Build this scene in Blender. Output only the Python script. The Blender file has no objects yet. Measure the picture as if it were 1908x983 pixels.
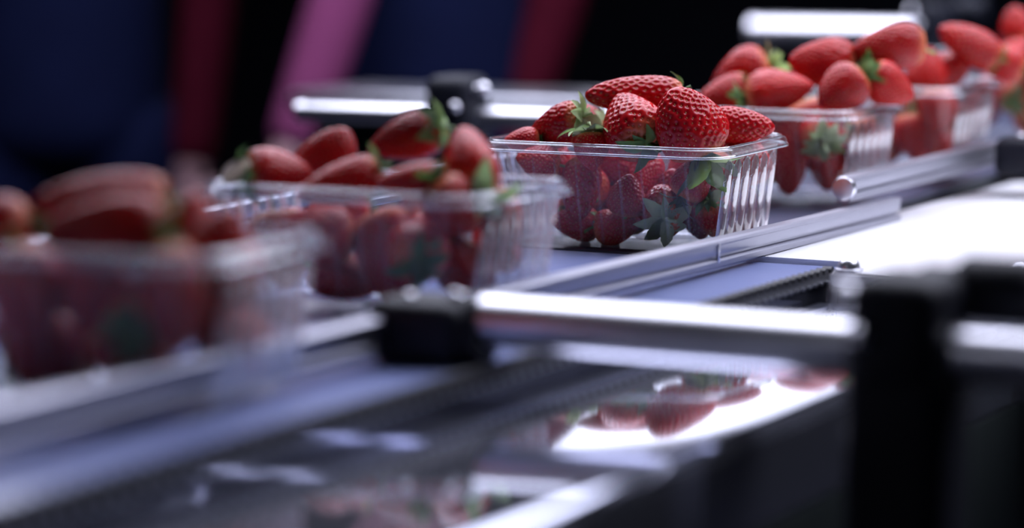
import bpy, bmesh, math, random
import numpy as np
from mathutils import Vector, Matrix

SC = bpy.context.scene
COL = SC.collection

# ------------------------------------------------------------------ camera
cd = bpy.data.cameras.new('camera')
cam = bpy.data.objects.new('camera', cd)
COL.objects.link(cam)
cam.location = (0.6677, -1.4932, 0.1966)
PITCH, YAW = math.radians(6.8426), math.radians(28.1028)
cam.rotation_euler = (math.radians(90) - PITCH, 0, YAW)
cd.sensor_width = 36.0
cd.lens = 94.577
cd.dof.use_dof = True
cd.dof.focus_distance = 1.68
cd.dof.aperture_fstop = 2.8
cd.clip_start = 0.02
SC.camera = cam

# ------------------------------------------------------------------ world, exposure, main lamps, added fill
world = bpy.data.worlds.new('world')
SC.world = world
world.use_nodes = True
world.node_tree.nodes['Background'].inputs[0].default_value = (0.10, 0.13, 0.30, 1)
world.node_tree.nodes['Background'].inputs[1].default_value = 0.10
SC.view_settings.view_transform = 'Standard'
SC.view_settings.look = 'None'
SC.view_settings.gamma = 1
SC.view_settings.use_curve_mapping = False
SC.view_settings.exposure = 0.0
SC.cycles.max_bounces = 14
SC.cycles.transparent_max_bounces = 40
SC.cycles.glossy_bounces = 6

LAMP_COLOUR = (0.80, 0.82, 1.0)
# name, centre, size x, size y, strength, tilt (x), turn (z), label
LAMPS = [
    ('light_box', (-0.20, 0.90, 1.25), 3.0, 1.8, 6.5, 0, 0,
     'large flat white light box hung over the punnet line'),
    ('light_box', (-2.08, 4.72, 1.10), 1.0, 1.5, 3.2, 0, 25,
     'oblong light box hung beyond the workers'),
    ('light_box', (-0.30, -2.55, 1.45), 1.2, 0.5, 8.0, -25, -12,  # unseen fill, added to brighten the front walls and berries
     'added fill light box behind the camera, brightening the punnet fronts'),
]

# ------------------------------------------------------------------ helpers
def link(name, me, mat=None, parent=None, loc=None, rot=None):
    o = bpy.data.objects.new(name, me)
    COL.objects.link(o)
    if mat is not None and me is not None and not me.materials:
        me.materials.append(mat)
    if parent is not None:
        o.parent = parent
    if loc is not None:
        o.location = loc
    if rot is not None:
        o.rotation_euler = rot
    return o

def empty(name, loc=(0, 0, 0), rot=(0, 0, 0)):
    o = bpy.data.objects.new(name, None)
    o.empty_display_size = 0.02
    COL.objects.link(o)
    o.location = loc
    o.rotation_euler = rot
    return o

def tag(o, label=None, cat=None, group=None, kind=None):
    if label: o['label'] = label
    if cat: o['category'] = cat
    if group: o['group'] = group
    if kind: o['kind'] = kind
    return o

def bm_mesh(bm, name, smooth=True, autosmooth=None):
    me = bpy.data.meshes.new(name)
    bm.normal_update()
    if autosmooth is not None:
        for e in bm.edges:
            if len(e.link_faces) == 2 and e.calc_face_angle(0) > autosmooth:
                e.smooth = False
    for f in bm.faces:
        f.smooth = smooth
    bm.to_mesh(me); bm.free()
    return me

def box_bm(sx, sy, sz, bev=0.0, seg=2, off=(0, 0, 0)):
    bm = bmesh.new()
    bmesh.ops.create_cube(bm, size=1, matrix=Matrix.Translation(off) @ Matrix.Diagonal((sx, sy, sz, 1)))
    if bev > 0:
        bmesh.ops.bevel(bm, geom=list(bm.edges), offset=bev, segments=seg, profile=0.5, affect='EDGES')
    return bm

def box(name, lo, hi, mat, parent=None, bev=0.0, seg=2):
    lo, hi = Vector(lo), Vector(hi)
    d = hi - lo
    bm = box_bm(d.x, d.y, d.z, bev, seg)
    me = bm_mesh(bm, name, True, math.radians(35))
    return link(name, me, mat, parent, (lo + hi) / 2)

def cyl_bm(r, length, axis='Z', seg=32, bev=0.0, r2=None):
    bm = bmesh.new()
    bmesh.ops.create_cone(bm, cap_ends=True, segments=seg, radius1=r, radius2=r if r2 is None else r2, depth=length)
    if bev > 0:
        ed = [e for e in bm.edges if e.is_boundary or any(len(f.verts) > 4 for f in e.link_faces)]
        bmesh.ops.bevel(bm, geom=ed, offset=bev, segments=3, profile=0.5, affect='EDGES')
    m = {'X': Matrix.Rotation(math.pi / 2, 4, 'Y'), 'Y': Matrix.Rotation(math.pi / 2, 4, 'X'), 'Z': Matrix.Identity(4)}[axis]
    bmesh.ops.transform(bm, matrix=m, verts=bm.verts)
    return bm

def cyl(name, loc, r, length, mat, axis='Z', parent=None, seg=32, bev=0.0, r2=None):
    return link(name, bm_mesh(cyl_bm(r, length, axis, seg, bev, r2), name, True, math.radians(40)), mat, parent, loc)

def extrude_y(name, prof, y0, y1, mat, parent=None, closed=True, loc=(0, 0, 0)):
    """A profile in x, z swept along y with both ends capped."""
    bm = bmesh.new()
    a = [bm.verts.new((x, y0, z)) for x, z in prof]
    b = [bm.verts.new((x, y1, z)) for x, z in prof]
    n = len(prof)
    for i in range(n):
        j = (i + 1) % n
        bm.faces.new((a[i], a[j], b[j], b[i]))
    bm.faces.new(a); bm.faces.new(list(reversed(b)))
    bmesh.ops.recalc_face_normals(bm, faces=bm.faces)
    return link(name, bm_mesh(bm, name, True, math.radians(30)), mat, parent, loc)

# ------------------------------------------------------------------ materials
def principled(name, col, rough=0.5, metal=0.0, spec=0.5, noise=0.0, nscale=20.0, bump=0.0, bscale=200.0, coat=0.0, stretch=None, rough_var=0.0):
    m = bpy.data.materials.new(name)
    m.use_nodes = True
    nt = m.node_tree; N = nt.nodes; Lk = nt.links
    b = N['Principled BSDF']
    b.inputs['Base Color'].default_value = (*col, 1)
    b.inputs['Roughness'].default_value = rough
    b.inputs['Metallic'].default_value = metal
    b.inputs['Specular IOR Level'].default_value = spec
    b.inputs['Coat Weight'].default_value = coat
    tc = N.new('ShaderNodeTexCoord')
    src = tc.outputs['Object']
    if stretch:
        mp = N.new('ShaderNodeMapping'); mp.inputs['Scale'].default_value = stretch
        Lk.new(src, mp.inputs[0]); src = mp.outputs[0]
    if noise > 0:
        n = N.new('ShaderNodeTexNoise'); n.inputs['Scale'].default_value = nscale; n.inputs['Detail'].default_value = 4
        Lk.new(src, n.inputs['Vector'])
        mx = N.new('ShaderNodeMix'); mx.data_type = 'RGBA'
        mx.inputs[6].default_value = tuple(c * (1 - noise) for c in col) + (1,)
        mx.inputs[7].default_value = tuple(min(1, c * (1 + noise)) for c in col) + (1,)
        Lk.new(n.outputs['Fac'], mx.inputs[0]); Lk.new(mx.outputs[2], b.inputs['Base Color'])
    if rough_var > 0:
        n3 = N.new('ShaderNodeTexNoise'); n3.inputs['Scale'].default_value = nscale * 0.6
        Lk.new(src, n3.inputs['Vector'])
        mr = N.new('ShaderNodeMapRange'); mr.inputs['To Min'].default_value = max(0, rough - rough_var); mr.inputs['To Max'].default_value = rough + rough_var
        Lk.new(n3.outputs['Fac'], mr.inputs['Value']); Lk.new(mr.outputs[0], b.inputs['Roughness'])
    if bump > 0:
        n2 = N.new('ShaderNodeTexNoise'); n2.inputs['Scale'].default_value = bscale
        Lk.new(src, n2.inputs['Vector'])
        bp = N.new('ShaderNodeBump'); bp.inputs['Strength'].default_value = bump; bp.inputs['Distance'].default_value = 0.001
        Lk.new(n2.outputs['Fac'], bp.inputs['Height']); Lk.new(bp.outputs[0], b.inputs['Normal'])
    return m

def emission(name, col, strength):
    m = bpy.data.materials.new(name)
    m.use_nodes = True
    nt = m.node_tree
    nt.nodes.remove(nt.nodes['Principled BSDF'])
    e = nt.nodes.new('ShaderNodeEmission')
    e.inputs[0].default_value = (*col, 1); e.inputs[1].default_value = strength
    nt.links.new(e.outputs[0], nt.nodes['Material Output'].inputs[0])
    return m

def thin_plastic(name, base=0.035, edge=0.6, power=4.0, haze=0.012, rough=0.06, bump=0.15):
    """Clear thin sheet: mostly see-through, mirror-like towards grazing angles."""
    m = bpy.data.materials.new(name)
    m.use_nodes = True
    nt = m.node_tree; N = nt.nodes; Lk = nt.links
    N.remove(N['Principled BSDF'])
    tr = N.new('ShaderNodeBsdfTransparent'); tr.inputs[0].default_value = (0.93, 0.94, 0.96, 1)
    gl = N.new('ShaderNodeBsdfGlossy'); gl.inputs['Roughness'].default_value = rough
    gl.inputs[0].default_value = (1, 1, 1, 1)
    lw = N.new('ShaderNodeLayerWeight'); lw.inputs['Blend'].default_value = 0.5
    pw = N.new('ShaderNodeMath'); pw.operation = 'POWER'; pw.inputs[1].default_value = power
    Lk.new(lw.outputs['Facing'], pw.inputs[0])
    mr = N.new('ShaderNodeMath'); mr.operation = 'MULTIPLY_ADD'; mr.inputs[1].default_value = edge; mr.inputs[2].default_value = base
    Lk.new(pw.outputs[0], mr.inputs[0])
    tc = N.new('ShaderNodeTexCoord')
    nz = N.new('ShaderNodeTexNoise'); nz.inputs['Scale'].default_value = 90
    Lk.new(tc.outputs['Object'], nz.inputs['Vector'])
    bp = N.new('ShaderNodeBump'); bp.inputs['Strength'].default_value = bump; bp.inputs['Distance'].default_value = 0.002
    Lk.new(nz.outputs['Fac'], bp.inputs['Height'])
    Lk.new(bp.outputs[0], gl.inputs['Normal'])
    mix = N.new('ShaderNodeMixShader')
    Lk.new(mr.outputs[0], mix.inputs[0]); Lk.new(tr.outputs[0], mix.inputs[1]); Lk.new(gl.outputs[0], mix.inputs[2])
    di = N.new('ShaderNodeBsdfTranslucent'); di.inputs[0].default_value = (0.9, 0.9, 0.95, 1)
    mix2 = N.new('ShaderNodeMixShader'); mix2.inputs[0].default_value = haze
    Lk.new(mix.outputs[0], mix2.inputs[1]); Lk.new(di.outputs[0], mix2.inputs[2])
    Lk.new(mix2.outputs[0], N['Material Output'].inputs[0])
    return m

def berry_material():
    m = bpy.data.materials.new('strawberry_flesh')
    m.use_nodes = True
    nt = m.node_tree; N = nt.nodes; Lk = nt.links
    b = N['Principled BSDF']
    tc = N.new('ShaderNodeTexCoord')
    oi = N.new('ShaderNodeObjectInfo')
    n = N.new('ShaderNodeTexNoise'); n.inputs['Scale'].default_value = 45; n.inputs['Detail'].default_value = 3
    n.noise_dimensions = '4D'
    Lk.new(tc.outputs['Object'], n.inputs['Vector']); Lk.new(oi.outputs['Random'], n.inputs['W'])
    r = N.new('ShaderNodeValToRGB')
    r.color_ramp.elements[0].position = 0.3; r.color_ramp.elements[0].color = (0.40, 0.003, 0.010, 1)
    r.color_ramp.elements[1].position = 0.75; r.color_ramp.elements[1].color = (0.66, 0.016, 0.013, 1)
    Lk.new(n.outputs['Fac'], r.inputs[0])
    # ripeness differs from fruit to fruit
    r2 = N.new('ShaderNodeValToRGB')
    r2.color_ramp.elements[0].color = (0.66, 0.60, 0.75, 1)
    r2.color_ramp.elements[1].color = (1.0, 1.0, 1.0, 1)
    Lk.new(oi.outputs['Random'], r2.inputs[0])
    mu = N.new('ShaderNodeMix'); mu.data_type = 'RGBA'; mu.blend_type = 'MULTIPLY'; mu.inputs[0].default_value = 1
    Lk.new(r.outputs[0], mu.inputs[6]); Lk.new(r2.outputs[0], mu.inputs[7])
    # the unripe shoulder just below the calyx (object x runs from calyx to tip)
    sx = N.new('ShaderNodeSeparateXYZ'); Lk.new(tc.outputs['Generated'], sx.inputs[0])
    mr = N.new('ShaderNodeMapRange'); mr.inputs['From Min'].default_value = 0.0; mr.inputs['From Max'].default_value = 0.16
    mr.inputs['To Min'].default_value = 0.75; mr.inputs['To Max'].default_value = 0.0
    Lk.new(sx.outputs['X'], mr.inputs['Value'])
    sh = N.new('ShaderNodeMix'); sh.data_type = 'RGBA'; sh.inputs[7].default_value = (0.80, 0.28, 0.12, 1)
    Lk.new(mr.outputs[0], sh.inputs[0]); Lk.new(mu.outputs[2], sh.inputs[6])
    Lk.new(sh.outputs[2], b.inputs['Base Color'])
    b.inputs['Roughness'].default_value = 0.20
    b.inputs['Specular IOR Level'].default_value = 0.30
    b.inputs['Subsurface Weight'].default_value = 0.12
    b.inputs['Subsurface Radius'].default_value = (0.006, 0.001, 0.001)
    b.inputs['Subsurface Scale'].default_value = 1.0
    return m

def leaf_material(name, a, c):
    m = principled(name, a, 0.42, spec=0.5)
    nt = m.node_tree; N = nt.nodes; Lk = nt.links
    b = N['Principled BSDF']
    oi = N.new('ShaderNodeObjectInfo')
    mx = N.new('ShaderNodeMix'); mx.data_type = 'RGBA'
    mx.inputs[6].default_value = (*a, 1); mx.inputs[7].default_value = (*c, 1)
    Lk.new(oi.outputs['Random'], mx.inputs[0]); Lk.new(mx.outputs[2], b.inputs['Base Color'])
    b.inputs['Subsurface Weight'].default_value = 0.1
    b.inputs['Subsurface Radius'].default_value = (0.001, 0.002, 0.001)
    return m

M = dict(
    steel_mirror=principled('polished_steel', (0.60, 0.62, 0.74), 0.05, 0.91, rough_var=0.015, nscale=14),
    steel_side=principled('brushed_dark_steel', (0.085, 0.105, 0.105), 0.38, 0.9, noise=0.15, nscale=8),
    steel=principled('brushed_steel', (0.55, 0.56, 0.62), 0.30, 1.0, noise=0.08, nscale=30, stretch=(1, 8, 8)),
    chrome=principled('chrome', (0.80, 0.80, 0.86), 0.30, 1.0),
    rail=principled('satin_aluminium', (0.38, 0.38, 0.44), 0.40, 1.0, noise=0.06, nscale=60, stretch=(6, 1, 6)),
    belt=principled('grey_blue_belt', (0.22, 0.26, 0.48), 0.22, 0.0, spec=0.6, noise=0.08, nscale=12, bump=0.03),
    belt_white=principled('white_belt', (0.93, 0.93, 0.95), 0.25, 0.0, noise=0.02, nscale=10),
    belt_dark=principled('dark_grey_belt', (0.07, 0.075, 0.12), 0.3, 0.0, noise=0.1, nscale=12, bump=0.03),
    rubber=principled('black_rubber', (0.008, 0.008, 0.012), 0.42),
    black=principled('black_plastic', (0.006, 0.007, 0.014), 0.55, spec=0.25, noise=0.2, nscale=60),
    flesh=berry_material(),
    seed=principled('seed_gold', (0.55, 0.20, 0.06), 0.3, noise=0.25, nscale=300),
    leaf=leaf_material('sepal_green', (0.08, 0.20, 0.045), (0.24, 0.40, 0.11)),
    leaf_pale=leaf_material('sepal_pale_green', (0.42, 0.56, 0.28), (0.58, 0.70, 0.40)),
    pet=thin_plastic('clear_plastic'),
    pet_rib=thin_plastic('clear_plastic_rib', base=0.48, edge=0.5, power=2.0, haze=0.20, rough=0.08, bump=0.3),
    pet_rim=thin_plastic('clear_plastic_rim', base=0.06, edge=0.30, power=3.0, haze=0.02, rough=0.10, bump=0.1),
    pet_bead=thin_plastic('clear_plastic_bead', base=0.20, edge=0.7, power=1.8, haze=0.04, rough=0.10, bump=0.2),
    wall=principled('dark_wall', (0.006, 0.008, 0.022), 0.8, noise=0.2, nscale=2),
    floor=principled('dark_floor', (0.012, 0.013, 0.025), 0.5, noise=0.25, nscale=3),
    navy=principled('navy_cloth', (0.0035, 0.0055, 0.024), 0.85, spec=0.05, noise=0.25, nscale=14, bump=0.2, bscale=300),
    dark_red=principled('dark_red_cloth', (0.040, 0.002, 0.008), 0.85, spec=0.05, noise=0.25, nscale=14, bump=0.2, bscale=300),
    mauve=principled('mauve_cloth', (0.12, 0.024, 0.075), 0.85, spec=0.1, noise=0.12, nscale=14, bump=0.2, bscale=300),
    skin=principled('skin', (0.30, 0.17, 0.19), 0.5, noise=0.06, nscale=30),
    hair=principled('dark_hair', (0.02, 0.013, 0.010), 0.55, noise=0.3, nscale=80, stretch=(1, 1, 6)),
    eye=principled('eye_white', (0.75, 0.74, 0.72), 0.2),
    iris=principled('dark_iris', (0.03, 0.02, 0.015), 0.2),
    lip=principled('lips', (0.42, 0.16, 0.15), 0.45),
    ivory=principled('dried_petal', (0.80, 0.70, 0.56), 0.5, noise=0.1, nscale=150),
    housing=principled('lamp_housing', (0.25, 0.25, 0.28), 0.5),
)

# ------------------------------------------------------------------ room shell
FLOOR_Z, CEIL_Z = -0.90, 2.30
X0, X1, Y0, Y1 = -6.0, 4.5, -3.5, 8.5
T = 0.1
tag(box('floor', (X0 - T, Y0 - T, FLOOR_Z - T), (X1 + T, Y1 + T, FLOOR_Z), M['floor']), 'dark floor of the packing hall', None, kind='structure')
tag(box('ceiling', (X0 - T, Y0 - T, CEIL_Z), (X1 + T, Y1 + T, CEIL_Z + T), M['wall']), 'dark ceiling of the packing hall', None, kind='structure')
tag(box('wall_back', (X0 - T, Y1, FLOOR_Z), (X1 + T, Y1 + T, CEIL_Z), M['wall']), 'dark navy wall far behind the workers', None, kind='structure')
tag(box('wall_front', (X0 - T, Y0 - T, FLOOR_Z), (X1 + T, Y0, CEIL_Z), M['wall']), 'dark navy wall behind the camera', None, kind='structure')
tag(box('wall_left', (X0 - T, Y0, FLOOR_Z), (X0, Y1, CEIL_Z), M['wall']), 'dark navy wall on the left', None, kind='structure')
tag(box('wall_right', (X1, Y0, FLOOR_Z), (X1 + T, Y1, CEIL_Z), M['wall']), 'dark navy wall on the right', None, kind='structure')

# ------------------------------------------------------------------ lamps of the hall and the added fill
for (nm, c, sx, sy, st, tilt, turn, lab) in LAMPS:
    t = tag(empty(nm, c, (math.radians(tilt), 0, math.radians(turn))), lab, 'lamp')
    link('diffuser', bm_mesh(box_bm(sx, sy, 0.01, off=(0, 0, 0.0)), 'diffuser', False), emission('lamp_light', LAMP_COLOUR, st), t)
    bm = bmesh.new()
    for (x, y, w, d) in ((-sx / 2 - .02, 0, .03, sy + .07), (sx / 2 + .02, 0, .03, sy + .07), (0, -sy / 2 - .02, sx + .01, .03), (0, sy / 2 + .02, sx + .01, .03)):
        bmesh.ops.create_cube(bm, size=1, matrix=Matrix.Translation((x, y, .012)) @ Matrix.Diagonal((w, d, .05, 1)))
    bmesh.ops.create_cube(bm, size=1, matrix=Matrix.Translation((0, 0, .035)) @ Matrix.Diagonal((sx + .06, sy + .06, .02, 1)))
    link('housing', bm_mesh(bm, 'housing', False), M['housing'], t)
    h = CEIL_Z - c[2]
    rot_inv = t.rotation_euler.to_matrix().inverted()
    for s in (-1, 1):
        a = Vector((s * sx * .35, 0, .045))
        b = rot_inv @ ((t.rotation_euler.to_matrix() @ a) + Vector((0, 0, CEIL_Z)) - Vector((0, 0, c[2] + (t.rotation_euler.to_matrix() @ a).z)))
        d = b - a
        o = cyl('hanger', (a + b) / 2, .006, d.length, M['steel'], 'Z', t, 10)
        o.rotation_mode = 'QUATERNION'; o.rotation_quaternion = d.to_track_quat('Z', 'Y')

# ------------------------------------------------------------------ conveyors
JY = 0.045                                     # where the first belt hands over to the white one
SLOPE = math.radians(1.5)
BELT_X0, BELT_X1 = -0.235, 0.0825
# first belt with its toothed edge
cv = tag(empty('belt_conveyor', (0, -0.6, 0)), 'grey blue belt conveyor with a black toothed edge, running under the left punnets', 'conveyor')
o = box('belt', (BELT_X0, -1.6, -0.004), (BELT_X1 - .004, JY - .012, 0.0), M['belt'], None, .0015)
o.parent = cv; o.location -= cv.location
def belong(o, p):
    o.parent = p
    o.matrix_parent_inverse = Matrix.Identity(4)
    o.location = o.location - p.location
    return o
tooth_prof = [(-.0036, 0), (-.0026, .0030), (-.0012, .0040), (.0012, .0040), (.0026, .0030), (.0036, 0)]
def tooth_mesh():
    bm = bmesh.new()
    a = [bm.verts.new((-.003, y, z)) for y, z in tooth_prof]
    b = [bm.verts.new((.003, y, z)) for y, z in tooth_prof]
    for i in range(len(a)):
        j = (i + 1) % len(a); bm.faces.new((a[i], a[j], b[j], b[i]))
    bm.faces.new(a); bm.faces.new(list(reversed(b)))
    bmesh.ops.recalc_face_normals(bm, faces=bm.faces)
    return bm_mesh(bm, 'tooth', False)
edge = belong(box('toothed_edge', (BELT_X1 - .004, -1.6, -0.0060), (BELT_X1 + .002, 0.012, -0.0002), M['rubber'], None, .0008), cv)
tag(edge, 'black rubber toothed edge')
tm = tooth_mesh(); tm.materials.append(M['rubber'])
pinm = bm_mesh(cyl_bm(.0011, .003, 'X', 10), 'chain_pin', True, math.radians(40)); pinm.materials.append(M['steel'])
belong(box('side_wall', (BELT_X1 - .0075, -1.6, -0.034), (BELT_X1 - .0025, 0.012, -0.0055), M['steel_mirror']), cv)
k = 0
y = 0.006
while y > -1.10:
    t_ = bpy.data.objects.new('tooth', tm); COL.objects.link(t_)
    t_.parent = edge
    t_.location = Vector((BELT_X1 - .001, y, -0.0008)) - cv.location - edge.location
    p_ = bpy.data.objects.new('chain_pin', pinm); COL.objects.link(p_)
    p_.parent = edge
    p_.location = Vector((BELT_X1 + .0022, y, -0.0050)) - cv.location - edge.location
    y -= 0.0096; k += 1
# pulley end of the belt
o = cyl('end_roller', ((BELT_X0 + BELT_X1) / 2, JY - .026, -.017), .013, BELT_X1 - BELT_X0 - .01, M['steel'], 'X')
belong(o, cv)
o = belong(box('slider_bed', (BELT_X0 + .004, -1.6, -0.030), (BELT_X1 - .008, JY - .045, -0.005), M['steel_side']), cv)

# white belt, slightly rising
wb = tag(empty('belt_conveyor', (0, JY, 0), (SLOPE, 0, 0)), 'dark grey conveyor belt rising gently under the sharp punnet and those behind it', 'conveyor')
box('belt', (BELT_X0, 0.0, -0.006), (-0.004, 1.9, 0.0), M['belt_dark'], wb, .0015)
box('slider_bed', (BELT_X0 + .004, 0.02, -0.034), (-0.008, 1.9, -0.0065), M['steel_side'], wb)

PLATE_Z = -0.0155
def frame_profile(x0, x1, sgn):
    r = 0.009
    pts = [(x0, PLATE_Z)]
    xe = x1
    for k in range(9):
        a = math.pi / 2 * k / 8
        pts.append((xe - sgn * r + sgn * r * math.sin(a), PLATE_Z - r + r * math.cos(a)))
    pts += [(xe, -.060), (xe - sgn * .004, -.060), (xe - sgn * .004, -.034)]
    pts += [(x0, -.034)]
    return pts
def frame(name, x0, x1, sgn, y0, y1, lab):
    t = tag(empty(name, (x1, (y0 + y1) / 2, FLOOR_Z)), lab, 'frame')
    belong(extrude_y('top_plate', frame_profile(x0, x1, sgn), y0, y1, M['steel_mirror']), t)
    belong(box('side_panel', (min(x1, x1 - sgn * .012), y0, -.200), (max(x1, x1 - sgn * .012), y1, -.0625), M['steel_side'], None, .001), t)
    for yy in (y0 + .12, y1 - .12):
        belong(box('leg', (min(x1 - sgn * .075, x1 - sgn * .025), yy - .025, FLOOR_Z), (max(x1 - sgn * .075, x1 - sgn * .025), yy + .025, -.033), M['steel_side'], None, .003), t)
    return t
frame('conveyor_frame', BELT_X1 + .003, 0.2150, 1, -1.6, -0.0165, 'polished steel conveyor frame with a mirror top, in front of the toothed belt edge')
frame('conveyor_frame', BELT_X0 - .003, -0.365, -1, -1.6, 1.2, 'polished steel frame on the far side of the punnet line')

# white transfer table beside the white belt
wt = tag(empty('white_table', (0.5, 0.3, FLOOR_Z)), 'glossy white table top behind the black post, brightest spot of the line', 'table')
bm = bmesh.new()
lo = [bm.verts.new((x, y, -.006)) for x, y in ((0.0905, -0.014), (0.95, -0.014), (0.95, 0.62), (0.002, 0.62), (0.002, 0.037), (0.0905, 0.037))]
hi = [bm.verts.new((v.co.x, v.co.y, .003)) for v in lo]
bm.faces.new(list(reversed(lo))); bm.faces.new(hi)
for i in range(6): bm.faces.new((lo[i], lo[(i + 1) % 6], hi[(i + 1) % 6], hi[i]))
bmesh.ops.bevel(bm, geom=[e for e in bm.edges if abs(e.verts[0].co.z - e.verts[1].co.z) < 1e-6], offset=.0015, segments=2, affect='EDGES')
belong(link('table_top', bm_mesh(bm, 'table_top', True, math.radians(35)), M['belt_white']), wt)
for (x, y) in ((.26, .05), (.9, .05), (.26, .57), (.9, .57)):
    belong(box('leg', (x - .02, y - .02, FLOOR_Z), (x + .02, y + .02, -.0055), M['steel_side'], None, .003), wt)
# supports under the white belt
for y in (0.75, 1.7):
    box('leg', (-.145, y - .025, -0.875 - y * .026), (-.095, y + .025, -.033), M['steel_side'], wb, .003)

# dome bolts
def dome_bolt(loc, r, lab):
    t = tag(empty('dome_bolt', loc), lab, 'bolt')
    cyl('washer', (0, 0, .0008), r * 1.25, .0016, M['chrome'], 'Z', t, 28, .0004)
    bm = bmesh.new()
    bmesh.ops.create_uvsphere(bm, u_segments=28, v_segments=14, radius=r)
    geom = [v for v in bm.verts if v.co.z < -1e-6]
    bmesh.ops.delete(bm, geom=geom, context='VERTS')
    bmesh.ops.contextual_create(bm, geom=[e for e in bm.edges if e.is_boundary])
    link('dome', bm_mesh(bm, 'dome', True, math.radians(50)), M['chrome'], t, (0, 0, .0016))
dome_bolt((0.0995, -0.0060, 0.0030), .0068, 'small chrome dome bolt at the end of the black toothed edge')
dome_bolt((0.1975, 0.0150, 0.0030), .0082, 'chrome dome bolt on the white table at the right picture edge')

# ------------------------------------------------------------------ guide rails, rods and clamps
def rail_profile():
    # x outward, z up
    return [(-.0045, -.0085), (.0030, -.0085), (.0048, -.0072), (.0048, -.0040), (.0030, -.0028), (.0012, -.0024), (.0012, -.0008), (.0034, -.0004),
            (.0040, .0010), (.0040, .0052), (.0048, .0060), (.0048, .0078), (.0036, .0088), (-.0045, .0088)]
def rail(y0, y1, p0, p1, lab):
    """p0, p1 = (x, z) of the rail's middle at its two ends"""
    t = tag(empty('guide_rail', (p0[0], y0, p0[1])), lab, 'rail')
    L = math.sqrt((y1 - y0) ** 2 + (p1[0] - p0[0]) ** 2 + (p1[1] - p0[1]) ** 2)
    d = Vector((p1[0] - p0[0], y1 - y0, p1[1] - p0[1])).normalized()
    yaw = math.atan2(-d.x, d.y); pit = math.asin(d.z)
    t.rotation_euler = (pit, 0, yaw)
    extrude_y('channel', rail_profile(), 0, L, M['rail'], t)
    return t, L
r1, L1 = rail(-1.15, 0.285, (0.0290, 0.0172), (0.0215, 0.0100), 'long grey guide rail crossing in front of the sharp punnet')
# seam of the two rail pieces
box('joint_pin', (0.0034, 1.1150, -.0050), (.0052, 1.1170, .0068), M['chrome'], r1, .0004)
r2, L2 = rail(0.205, 0.62, (0.0140, 0.0300), (0.0140, 0.0335), 'guide rail behind, running past the two punnets right of the sharp one')
r2b = cyl('end_cap', (0, 0.002, .001), .0080, .006, M['chrome'], 'Y', r2, 24, .001)
rail(-1.15, 1.3, (-0.212, 0.022), (-0.212, 0.058), 'guide rail on the far side of the punnets')

def rod(y, z, xa, xb, r, lab):
    t = tag(empty('support_rod', ((xa + xb) / 2, y, z)), lab, 'rod')
    cyl('bar', (0, 0, 0), r, abs(xb - xa), M['chrome'], 'X', t, 40, .0015)
    for s, x in ((-1, xa), (1, xb)):
        cyl('end_collar', (x - (xa + xb) / 2 - s * .004, 0, 0), r * 1.03, .008, M['chrome'], 'X', t, 40, .001)
    return t
def bolt(name, parent, loc, r, axis):
    bm = bmesh.new()
    bmesh.ops.create_uvsphere(bm, u_segments=20, v_segments=12, radius=r)
    return link(name, bm_mesh(bm, name), M['chrome'], parent, loc)
def rail_clamp(x, y, z, sgn, lab):
    """the block that joins a rail to a rod"""
    t = tag(empty('rail_clamp', (x, y, z)), lab, 'clamp')
    link('block', bm_mesh(box_bm(.050, .046, .030, .008, 4), 'block', True), M['black'], t)
    link('socket', bm_mesh(cyl_bm(.0175, .020, 'X', 32, .003), 'socket', True, math.radians(40)), M['black'], t, (sgn * .020, 0, 0))
    bolt('screw', t, (-sgn * .006, -.010, .0148), .0030, 'Z')
    bolt('screw', t, (sgn * .016, -.006, .0168), .0028, 'Z')
    return t
def post_clamp(x, y, z, sgn, lab, knob=True, h=None):
    t = tag(empty('clamp_post', (x, y, FLOOR_Z)), lab, 'post')
    zz = z - FLOOR_Z
    top = zz + .034
    link('post', bm_mesh(box_bm(.046, .046, top - .018, .010, 3, off=(0, 0, (top - .018) / 2)), 'post', True, math.radians(60)), M['black'], t)
    link('head', bm_mesh(box_bm(.040, .050, .050, .010, 4), 'head', True), M['black'], t, (0, 0, zz + .010))
    if knob:
        kb = link('knob', bm_mesh(cyl_bm(.0145, .036, 'X', 28, .005), 'knob', True, math.radians(50)), M['black'], t, (sgn * .030, 0.030, zz + .026))
        link('neck', bm_mesh(cyl_bm(.010, .030, 'X', 20, .001), 'neck', True, math.radians(50)), M['black'], t, (sgn * .012, 0.026, zz + .026))
    if True:
        bolt('bolt', t, (-sgn * .012, -.0262, zz + .010), .0046, 'Y')
        bolt('bolt', t, (-sgn * .027, -.004, zz + .024), .0056, 'Y')
        link('bolt_stem', bm_mesh(cyl_bm(.0035, .014, 'X', 14), 'bolt_stem', True, math.radians(50)), M['chrome'], t, (-sgn * .021, -.004, zz + .024))
    link('foot_plate', bm_mesh(box_bm(.11, .11, .012, .002, 2, off=(0, 0, .006)), 'foot_plate', True, math.radians(40)), M['black'], t)
    return t
NRY, NRZ, RR = -0.402, 0.0205, 0.0122
rail_clamp(0.042, NRY, 0.0155, 1, 'black rounded clamp joining the long front rail to the bright chrome rod')
rod(NRY, NRZ, 0.054, 0.62, RR, 'bright chrome rod reaching from the front rail clamp to the black post at right')
post_clamp(0.2785, NRY, NRZ, 1, 'black post with a knobbed clamp holding the front chrome rod')
# second pair on the near side, beyond the white table
rail_clamp(0.052, 0.505, 0.0335, 1, 'black clamp on the rear guide rail at the right picture edge')
rod(0.505, 0.0335, 0.065, 0.60, .0095, 'chrome rod behind the white table, past the right picture edge')
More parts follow.
